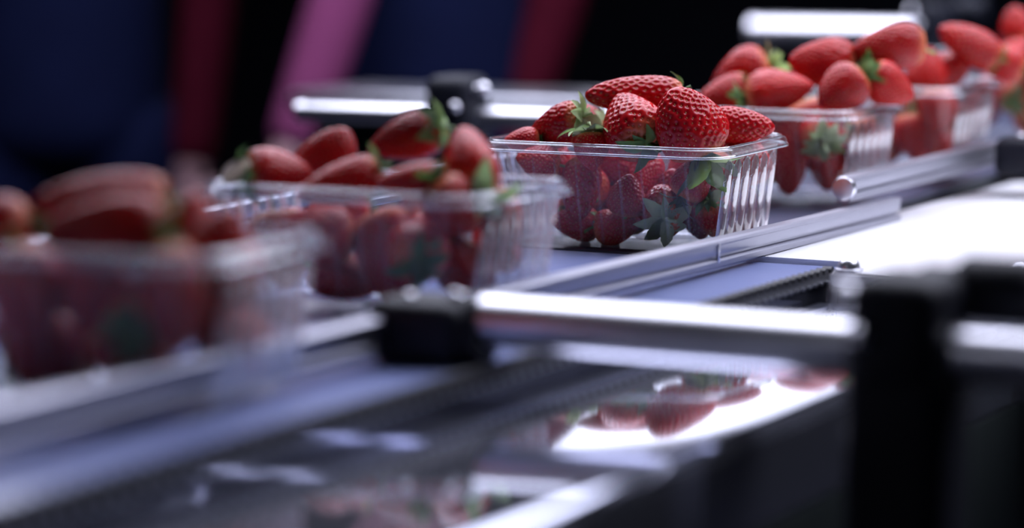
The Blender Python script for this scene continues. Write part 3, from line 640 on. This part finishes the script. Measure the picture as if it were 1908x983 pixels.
# ------------------------------------------------------------------ strawberry meshes
def berry_variant(vi, seed):
    """Unit berry: x from 0 (calyx) to 1 (tip), widest radius 0.5; scaled per fruit. Returns flesh mesh, seed mesh."""
    rng = np.random.default_rng(seed)
    nu, nv = 132, 96
    Lr = 0.042; Wr = (0.036, 0.042, 0.026)[vi]           # nominal real size, for round dimples
    def prof(t):
        if vi == 0:   # conic
            return np.clip(np.sin(np.pi * np.clip(t, 0, 1) ** 0.60) ** 0.60, 0, 1)
        if vi == 1:   # broad heart / wedge
            return np.clip(np.sin(np.pi * np.clip(t, 0, 1) ** 0.64) ** 0.50, 0, 1)
        return np.clip(np.sin(np.pi * np.clip(t, 0, 1) ** 0.66) ** 0.48, 0, 1)   # long
    flat = (1.0, 0.80, 0.94)[vi]
    ph = rng.uniform(0, 6.28, 6)
    def surf(t, a):
        r = 0.5 * prof(t) * (1 + .035 * np.sin(2 * a + ph[0]) + .025 * np.sin(3 * a + ph[1] + 3 * t) + .03 * np.sin(5 * t + ph[2] + a))
        cyv = .04 * np.sin(np.pi * t + ph[3]); czv = .03 * np.sin(2.2 * t + ph[4])
        dimple = .05 * np.exp(-(r / .16) ** 2) * (t < .3)
        x = t + dimple
        return np.stack([x * Lr, (r * np.cos(a) + cyv) * Wr, (r * np.sin(a) * flat + czv) * Wr], -1)
    # even spacing along the outline
    tt = np.linspace(0, 1, 2000)
    rr = prof(tt) * .5 * Wr
    ds = np.sqrt(np.diff(tt * Lr) ** 2 + np.diff(rr) ** 2); s = np.concatenate([[0], np.cumsum(ds)])
    tv = np.interp(np.linspace(0, s[-1], nv), s, tt)
    # seeds by equal area spiral
    area = np.concatenate([[0], np.cumsum(ds * 2 * np.pi * (rr[1:] + rr[:-1]) / 2)])
    ns = int(area[-1] / (0.0039 ** 2))
    ga = math.pi * (3 - 5 ** .5)
    ts = np.interp((np.arange(ns) + .5) / ns * area[-1] * .97 + .015 * area[-1], area, tt)
    an = np.arange(ns) * ga + rng.normal(0, .05, ns)
    sp = surf(ts, an)
    A, Tm = np.meshgrid(np.linspace(0, 2 * np.pi, nu, endpoint=False), tv[1:-1])
    P = surf(Tm, A)                                     # (nv-2, nu, 3)
    du = np.roll(P, -1, 1) - np.roll(P, 1, 1)
    dv = np.gradient(P, axis=0)
    Nn = np.cross(dv, du); Nn /= np.linalg.norm(Nn, axis=-1, keepdims=True) + 1e-12
    ctr = P.mean(axis=1, keepdims=True)
    sg = np.sign(((P - ctr) * Nn).sum(-1, keepdims=True)); sg[sg == 0] = 1
    Nn *= np.sign(np.median(sg))
    Pf = P.reshape(-1, 3)
    d2 = ((Pf[:, None, :] - sp[None, :, :]) ** 2).sum(-1).min(1)
    depth = -0.00115 * np.exp(-d2 / (0.00125 ** 2)) + 0.00025
    Pf = Pf + Nn.reshape(-1, 3) * depth[:, None]
    e0 = surf(np.array([0.0]), np.array([0.0]))[0]; e1 = surf(np.array([1.0]), np.array([0.0]))[0]
    verts = [tuple(e0)] + [tuple(p) for p in Pf] + [tuple(e1)]
    faces = []
    rows = nv - 2
    idx = lambda i, j: 1 + i * nu + j % nu
    for j in range(nu):
        faces.append((0, idx(0, j), idx(0, j + 1)))
        faces.append((1 + rows * nu, idx(rows - 1, j + 1), idx(rows - 1, j)))
    for i in range(rows - 1):
        for j in range(nu):
            faces.append((idx(i, j), idx(i + 1, j), idx(i + 1, j + 1), idx(i, j + 1)))
    off = Vector((-Lr / 2, 0, 0))
    def finish(name, vs, fs, mat):
        me = bpy.data.meshes.new(name)
        me.from_pydata([(v[0] - Lr / 2, v[1], v[2]) for v in vs], [], fs)
        bm = bmesh.new(); bm.from_mesh(me); bmesh.ops.recalc_face_normals(bm, faces=bm.faces); bm.to_mesh(me); bm.free()
        me.polygons.foreach_set('use_smooth', [True] * len(me.polygons))
        me.materials.append(mat)
        return me
    flesh = finish('strawberry_flesh', verts, faces, M['flesh'])
    # seeds: small teardrops lying in the dimples
    eps = 1e-3
    sv, sf = [], []
    for k in range(ns):
        p = sp[k]
        tu = surf(np.array([ts[k]]), np.array([an[k] + eps]))[0] - p
        tvv = surf(np.array([min(ts[k] + eps, 1)]), np.array([an[k]]))[0] - surf(np.array([ts[k] - eps]), np.array([an[k]]))[0]
        if np.linalg.norm(tu) < 1e-12 or np.linalg.norm(tvv) < 1e-12: continue
        tu /= np.linalg.norm(tu); tvv /= np.linalg.norm(tvv)
        n = np.cross(tvv, tu); n /= np.linalg.norm(n)
        c = np.array([p[0], 0, 0])
        if np.dot(n, p - c) < 0: n = -n
        b0 = len(sv)
        base = p - n * 0.00072
        sv.append(tuple(base + n * 0.00042))
        for q in range(6):
            a = q / 6 * 2 * np.pi
            el = 0.00085 if math.cos(a) > 0 else 0.00062
            sv.append(tuple(base + tvv * el * math.cos(a) + tu * 0.00046 * math.sin(a)))
        for q in range(6):
            sf.append((b0, b0 + 1 + q, b0 + 1 + (q + 1) % 6))
    seeds = finish('strawberry_seeds', sv, sf, M['seed'])
    return flesh, seeds, Lr, Wr

VAR = [berry_variant(i, 11 + i) for i in range(3)]

def sepal_mesh(style, seed):
    """pointed leaf, x from calyx centre outwards, 15 mm long nominal; z = away from the fruit"""
    rnd = random.Random(seed)
    n = 8
    bm = bmesh.new()
    rows = []
    x, z, ang = .001, .0006, {'o': .25, 'u': .75, 'd': -.10}[style]
    bend = {'o': -.10, 'u': -.03, 'd': -.24}[style] + rnd.uniform(-.06, .06)
    step = .0150 / n
    for i in range(n + 1):
        t = i / n
        w = .0031 * (math.sin(math.pi * min(1, (t * .86 + .14)) ** .8) ** .8) * (1 if t < 1 else 0) + .0001
        if i in (3, 5): w *= 1.12                       # slightly toothed outline
        cup = .0006 * math.sin(math.pi * t)
        rows.append([bm.verts.new((x, -w, z + cup * 1.1)), bm.verts.new((x, -w * .5, z + cup * .2)), bm.verts.new((x, 0, z - cup * .35)), bm.verts.new((x, w * .5, z + cup * .2)), bm.verts.new((x, w, z + cup * 1.1))])
        x += step * math.cos(ang); z += step * math.sin(ang); ang += bend
    for i in range(n):
        for j in range(4):
            bm.faces.new((rows[i][j], rows[i + 1][j], rows[i + 1][j + 1], rows[i][j + 1]))
    g = bmesh.ops.solidify(bm, geom=list(bm.faces), thickness=.00035)
    bmesh.ops.recalc_face_normals(bm, faces=bm.faces)
    return bm_mesh(bm, 'sepal', True)
SEPALS = {s: [[sepal_mesh(s, k + 5 * ord(s)) for k in range(3)] for _ in range(2)] for s in 'oud'}
for s in SEPALS:
    for pale in range(2):
        for me in SEPALS[s][pale]:
            me.materials.append(M['leaf_pale' if pale else 'leaf'])
def calyx_mesh():
    bm = bmesh.new()
    bmesh.ops.create_cone(bm, cap_ends=True, segments=14, radius1=.0042, radius2=.0022, depth=.0016)
    return bm_mesh(bm, 'calyx', True, math.radians(60))
def stem_mesh():
    bm = bmesh.new()
    prev = None
    for i in range(5):
        t = i / 4
        c = Vector((.0012 * t * t * 2, 0, .0005 + .010 * t)); r = .0011 + .0004 * (i == 4)
        ring = [bm.verts.new(c + Vector((r * math.cos(a), r * math.sin(a), 0))) for a in [k * math.pi / 4 for k in range(8)]]
        if prev:
            for k in range(8): bm.faces.new((prev[k], prev[(k + 1) % 8], ring[(k + 1) % 8], ring[k]))
        prev = ring
    bm.faces.new(prev)
    return bm_mesh(bm, 'stem', True)
CALYX = {0: calyx_mesh(), 1: calyx_mesh()}
STEM = {0: stem_mesh(), 1: stem_mesh()}
for p in (0, 1):
    CALYX[p].materials.append(M['leaf_pale' if p else 'leaf']); STEM[p].materials.append(M['leaf_pale' if p else 'leaf'])

rb = random.Random(5)
PUN_NAME = dict(P1='leftmost', P2='second', P3='sharp', P4='fourth', P5='fifth', P6='last')
GROUPS = dict(P1='strawberries in the leftmost punnet', P2='strawberries in the second punnet', P3='strawberries in the sharp punnet',
              P4='strawberries in the fourth punnet', P5='strawberries in the fifth punnet', P6='strawberries in the punnet at the right edge')
def strawberry(pos, axis, Lm, Wm, var, style, label, group, pale, leafy):
    flesh, seeds, Lr, Wr = VAR[var]
    t = empty('strawberry', pos)
    tag(t, label, 'strawberry', group)
    a = Vector(axis).normalized()
    q = a.to_track_quat('X', 'Z')
    t.rotation_mode = 'QUATERNION'
    t.rotation_quaternion = q @ Matrix.Rotation(rb.uniform(0, 6.28), 3, 'X').to_quaternion() if var != 1 else q @ Matrix.Rotation(math.pi / 2 + rb.uniform(-.3, .3), 3, 'X').to_quaternion()
    sc = (Lm / Lr, Wm / Wr, Wm / Wr)
    f = link('flesh', flesh, None, t); f.scale = sc
    s = link('seeds', seeds, None, t); s.scale = sc; s['kind'] = 'stuff'
    k = Wm / .036
    k = max(.75, min(1.25, k))
    c = link('calyx', CALYX[pale], None, t)
    c.location = (-Lm / 2 + .05 * Lm - .0004, 0, 0)
    c.rotation_euler = (0, -math.pi / 2, 0)
    c.scale = (k, k, k)
    n = rb.choice((8, 9, 10))
    for i in range(n):
        me = SEPALS[style][pale][rb.randrange(3)]
        sp = link('sepal', me, None, c)
        sp.rotation_euler = (rb.uniform(-.25, .25), rb.uniform(-.22, .22), 2 * math.pi * i / n + rb.uniform(-.2, .2))
        e = rb.uniform(.9, 1.4) * leafy
        sp.scale = (e, e * rb.uniform(.85, 1.25), e)
    st = link('stem', STEM[pale], None, c)
    st.rotation_euler = (rb.uniform(-.5, .5), rb.uniform(-.5, .5), 0)
    return t
for (P, pos, ax, Lm, Wm, var, style, lab, grp) in BERRIES:
    pale = 1 if ('pale' in lab or 'star' in lab or 'yellow green' in lab or 'bright leaves' in lab) and ('calyx' in lab or 'leaves' in lab) else 0
    leafy = 1.15 if 'large pale' in lab else 1.5 if any(w in lab for w in ('star', 'large', 'big leaves', 'bright leaves', 'leafy', 'calyx at')) else 1.0
    strawberry(pos, ax, Lm, Wm, var, style, lab, grp or GROUPS[P], pale, leafy)

# ------------------------------------------------------------------ punnets
PW, PL, PH = 0.178, 0.120, 0.068
def rrect(w, l, r, n=6):
    pts = []
    for cx, cy, a0 in ((w / 2 - r, l / 2 - r, 0), (-w / 2 + r, l / 2 - r, 90), (-w / 2 + r, -l / 2 + r, 180), (w / 2 - r, -l / 2 + r, 270)):
        for k in range(n + 1):
            a = math.radians(a0 + 90 * k / n)
            pts.append((cx + r * math.cos(a), cy + r * math.sin(a)))
    return pts
def loft(levels, name, cap_bottom=False):
    bm = bmesh.new()
    prev = None
    for (w, l, r, z) in levels:
        ring = [bm.verts.new((x, y, z)) for x, y in rrect(w, l, r)]
        if prev:
            n = len(ring)
            for i in range(n):
                bm.faces.new((prev[i], prev[(i + 1) % n], ring[(i + 1) % n], ring[i]))
        elif cap_bottom:
            bm.faces.new(list(reversed(ring)))
        prev = ring
    return bm_mesh(bm, name, True, math.radians(50))
WT, WB = (PW - .012, PL - .012), (PW - .030, PL - .030)
tray_me = loft([(WB[0] - .006, WB[1] - .006, .012, .0012), (WB[0], WB[1], .014, .0040)] +
               [(WB[0] + (WT[0] - WB[0]) * t, WB[1] + (WT[1] - WB[1]) * t, .014 + .003 * t, .004 + (PH - .010) * t) for t in (.25, .5, .75, 1.0)], 'tray', True)
rim_me = loft([(WT[0], WT[1], .017, PH - .006), (WT[0] + .001, WT[1] + .001, .0175, PH - .0022), (WT[0] + .004, WT[1] + .004, .019, PH - .0002),
               (PW - .004, PL - .004, .021, PH), (PW - .001, PL - .001, .0225, PH - .0012), (PW, PL, .023, PH - .0026), (PW - .0005, PL - .0005, .0225, PH - .0042), (PW + .0012, PL + .0012, .0235, PH - .0050), (PW + .0008, PL + .0008, .0235, PH - .0060)], 'rim')
def bead_mesh(w, l, rc, z, r):
    bm = bmesh.new()
    pts = rrect(w, l, rc, 8); n = len(pts)
    rings = []
    for i, (x, y) in enumerate(pts):
        p, q = Vector(pts[i - 1]), Vector(pts[(i + 1) % n])
        d = (q - p).normalized(); nx, ny = d.y, -d.x
        rings.append([bm.verts.new((x + nx * r * math.cos(a), y + ny * r * math.cos(a), z + r * math.sin(a))) for a in [k * math.pi / 3 for k in range(6)]])
    for i in range(n):
        j = (i + 1) % n
        for k in range(6):
            bm.faces.new((rings[i][k], rings[j][k], rings[j][(k + 1) % 6], rings[i][(k + 1) % 6]))
    bmesh.ops.recalc_face_normals(bm, faces=bm.faces)
    me = bm_mesh(bm, 'rim_bead', True); me.materials.append(M['pet_bead']); return me
bead_in = bead_mesh(WT[0] + .004, WT[1] + .004, .019, PH + .0002, .0009)
bead_out = bead_mesh(PW, PL, .023, PH - .0052, .0009)
def rib_mesh(slope, h, rad=.0042):
    """half round pillar bulging outwards (+x), foot at z=0, leaning by slope"""
    bm = bmesh.new()
    prev = None
    for (t, k) in ((0, .55), (.04, 1), (.35, 1), (.7, .95), (.93, .85), (1, .25)):
        r = rad * k
        ring = [bm.verts.new((slope * h * t + r * .85 * math.cos(a) - .0002, r * math.sin(a), h * t)) for a in [math.radians(-90 + 180 * q / 8) for q in range(9)]]
        if prev:
            for q in range(8): bm.faces.new((prev[q], prev[q + 1], ring[q + 1], ring[q]))
        prev = ring
    return bm_mesh(bm, 'rib', True, math.radians(70))
RH = PH - .012
rib_me = rib_mesh((WT[0] - WB[0]) / 2 / (PH - .010), RH)
thin_me = rib_mesh((WT[0] - WB[0]) / 2 / (PH - .010), RH, .0010)
for me, m in ((tray_me, 'pet'), (rim_me, 'pet_rim'), (rib_me, 'pet_rib'), (thin_me, 'pet_rim')):
    me.materials.append(M[m])
def punnet(p, label):
    x, y, z, yaw, tilt = p
    t = tag(empty('plastic_punnet', (x, y, z + .0004)), label, 'punnet', 'clear plastic punnets on the line')
    t.rotation_euler = (Matrix.Rotation(yaw, 3, 'Z') @ Matrix.Rotation(tilt, 3, 'X')).to_euler()
    tr = link('tray', tray_me, None, t)
    rim = link('rim', rim_me, None, t)
    link('rim_bead', bead_in, None, rim); link('rim_bead', bead_out, None, rim)
    for i in range(9):
        u = (i - 4) * .0155
        for s in (-1, 1):
            link('rib', thin_me, None, tr, (u, s * WB[1] / 2, .004), (0, 0, s * math.pi / 2))
    for i in range(6):
        u = (i - 2.5) * .0132
        for s in (-1, 1):
            link('rib', rib_me, None, tr, (s * WB[0] / 2, u, .004), (0, 0, 0 if s > 0 else math.pi))
    return t
for p, lab in PUNNETS:
    punnet(p, lab)

# dried petal caught on the rim of the second punnet
bm = bmesh.new()
rows = []
for i in range(6):
    t = i / 5
    w = .006 * math.sin(math.pi * (.12 + .8 * t)) ** .8
    rows.append([bm.verts.new((t * .018, -w, .0015 * math.sin(3 * t))), bm.verts.new((t * .018, 0, -.0008 + .002 * t)), bm.verts.new((t * .018, w, .0015 * math.sin(3 * t)))])
for i in range(5):
    for j in range(2): bm.faces.new((rows[i][j], rows[i + 1][j], rows[i + 1][j + 1], rows[i][j + 1]))
bmesh.ops.solidify(bm, geom=list(bm.faces), thickness=.0004)
o = link('dried_petal', bm_mesh(bm, 'dried_petal'), M['ivory'], None, PETAL, (1.15, -.6, .5))
tag(o, 'small ivory dried petal caught on the left rim of the second punnet', 'petal')

# ------------------------------------------------------------------ workers behind the line
def skin_mesh(name, nodes, edges, mat, root=0, levels=2, parent=None):
    """nodes: list of (x, y, z, rx, ry)"""
    me = bpy.data.meshes.new(name)
    me.from_pydata([n[:3] for n in nodes], edges, [])
    o = bpy.data.objects.new(name, me)
    COL.objects.link(o)
    mod = o.modifiers.new('skin', 'SKIN'); mod.use_smooth_shade = True; mod.branch_smoothing = .6
    sv = me.skin_vertices
    if not sv:
        bpy.context.view_layer.objects.active = o
        o.select_set(True)
        bpy.ops.mesh.customdata_skin_add()
    sv = me.skin_vertices[0].data
    for i, n in enumerate(nodes):
        sv[i].radius = (n[3], n[4] if len(n) > 4 else n[3])
        sv[i].use_root = (i == root)
    ss = o.modifiers.new('sub', 'SUBSURF'); ss.levels = levels; ss.render_levels = levels
    dg = bpy.context.evaluated_depsgraph_get()
    ev = o.evaluated_get(dg)
    new = bpy.data.meshes.new_from_object(ev)
    o.modifiers.clear()
    o.data = new
    new.materials.clear(); new.materials.append(mat)
    for p in new.polygons: p.use_smooth = True
    if parent: o.parent = parent
    return o

def person(loc, yaw, label, hands, elbows, torso_mat, sleeve_mats, height=1.70):
    """Person facing local -y. hands / elbows: local positions for (right, left) = (-x, +x)."""
    t = tag(empty('person', loc, (0, 0, yaw)), label, 'person')
    nodes, edges = [], []
    def add(p, r, r2=None, to=None):
        nodes.append((*p, r, r2 if r2 else r)); i = len(nodes) - 1
        if to is not None: edges.append((to, i))
        return i
    pel = add((0, 0, .93), .095, .085)
    sp1 = add((0, .005, 1.08), .100, .085, pel)
    sp2 = add((0, .01, 1.26), .135, .105, sp1)
    ch = add((0, .005, 1.38), .12, .09, sp2)
    nk = add((0, -.005, 1.47), .052, .052, ch)
    nk2 = add((0, -.015, 1.52), .05, .05, nk)
    hd = add((0, -.03, 1.575), .082, .092, nk2)
    hd2 = add((0, -.03, 1.65), .086, .098, hd)
    add((0, -.02, 1.70), .045, .055, hd2)
    for s in (-1, 1):
        hip = add((s * .08, 0, .86), .070, .070, pel)
        kn = add((s * .10, -.01, .50), .055, .058, hip)
        an = add((s * .10, .02, .10), .036, .038, kn)
        hl = add((s * .10, .0, .05), .036, .036, an)
        add((s * .11, -.15, .035), .028, .032, hl)
    for k, s in enumerate((-1, 1)):
        sh = add((s * .17, .0, 1.39), .058, .058, ch)
        e = Vector(elbows[k]); h = Vector(hands[k])
        up = add(Vector((s * .19, 0, 1.36)).lerp(e, .5), .047, .047, sh)
        el = add(e, .038, .038, up)
        fo = add(e.lerp(h, .4), .037, .037, el)
        wr = add(h, .026, .026, fo)
        d = (h - e).normalized()
        side = d.cross(Vector((0, -1, 0)) if abs(d.y) < .8 else Vector((0, 0, 1))).normalized()
        nrm = side.cross(d).normalized()
        pm = add(h + d * .055, .017, .034, wr)
        for q, ln in enumerate((.062, .072, .068, .052)):
            off = side * ((q - 1.5) * .019)
            b = add(h + d * .088 + off, .0095, .0095, pm)
            m = add(h + d * (.088 + ln * .5) + off * 1.08 + nrm * .006, .0085, .0085, b)
            add(h + d * (.088 + ln) + off * 1.1 + nrm * .022, .0075, .0075, m)
        th = add(h + d * .03 - side * .034, .011, .011, pm)
        add(h + d * .075 - side * .050 + nrm * .012, .009, .009, th)
    skin_mesh('body', nodes, edges, M['skin'], 0, 2, t)
    # clothes
    jn = [(0, 0, .76, .175, .145), (0, .005, 1.0, .158, .130), (0, .01, 1.2, .160, .125), (0, .005, 1.36, .150, .110), (0, -.004, 1.46, .068, .068),
          (-.155, 0, 1.385, .080, .080), (.155, 0, 1.385, .080, .080)]
    skin_mesh('jacket', jn, [(0, 1), (1, 2), (2, 3), (3, 4), (3, 5), (3, 6)], torso_mat, 1, 2, t)
    for k, s in enumerate((-1, 1)):
        e = Vector(elbows[k]); h = Vector(hands[k]); sh = Vector((s * .185, 0, 1.38))
        sn = [(s * .085, .004, 1.405, .080), (*sh, .076), (*sh.lerp(e, .5), .060), (*e, .046), (*e.lerp(h, .5), .042), (*e.lerp(h, 1.04), .036)]
        skin_mesh('sleeve', sn, [(0, 1), (1, 2), (2, 3), (3, 4), (4, 5)], sleeve_mats[k], 0, 2, t)
    for s in (-1, 1):
        tn = [(s * .085, 0, .90, .105, .105), (s * .10, -.008, .50, .076), (s * .10, .015, .12, .060)]
        skin_mesh('trouser_leg', tn, [(0, 1), (1, 2)], torso_mat, 0, 2, t)
        box('shoe', (s * .105 - .045, -.20, 0), (s * .105 + .045, .06, .085), M['black'], t, .03, 4)
    # head
    bm = bmesh.new(); bmesh.ops.create_uvsphere(bm, u_segments=28, v_segments=18, radius=1)
    bmesh.ops.transform(bm, matrix=Matrix.Diagonal((.090, .106, .090, 1)), verts=bm.verts)
    bmesh.ops.delete(bm, geom=[v for v in bm.verts if v.co.z < -.02 and v.co.y < .02 or v.co.z < -.06 or (v.co.y < -.07 and v.co.z < .035)], context='VERTS')
    bmesh.ops.solidify(bm, geom=list(bm.faces), thickness=.006)
    link('hair', bm_mesh(bm, 'hair'), M['hair'], t, (0, -.020, 1.665))
    for s in (-1, 1):
        bm = bmesh.new(); bmesh.ops.create_uvsphere(bm, u_segments=16, v_segments=10, radius=.0105)
        e = link('eye', bm_mesh(bm, 'eye'), M['eye'], t, (s * .029, -.103, 1.625))
        bm = bmesh.new(); bmesh.ops.create_uvsphere(bm, u_segments=12, v_segments=8, radius=.0060)
        link('iris', bm_mesh(bm, 'iris'), M['iris'], e, (0, -.0062, 0))
        link('eyebrow', bm_mesh(box_bm(.030, .012, .006, .0025, 2), 'eyebrow'), M['hair'], t, (s * .031, -.104, 1.643))
        bm = box_bm(.012, .030, .055, .005, 3)
        link('ear', bm_mesh(bm, 'ear'), M['skin'], t, (s * .074, -.02, 1.61))
    bm = bmesh.new(); bmesh.ops.create_cone(bm, cap_ends=True, segments=12, radius1=.016, radius2=.007, depth=.040)
    link('nose', bm_mesh(bm, 'nose', True, math.radians(80)), M['skin'], t, (0, -.117, 1.598), (math.radians(-14), 0, 0))
    link('mouth', bm_mesh(box_bm(.044, .014, .012, .005, 3), 'mouth'), M['lip'], t, (0, -.106, 1.558))
    return t
for args in PEOPLE:
    person(*args)
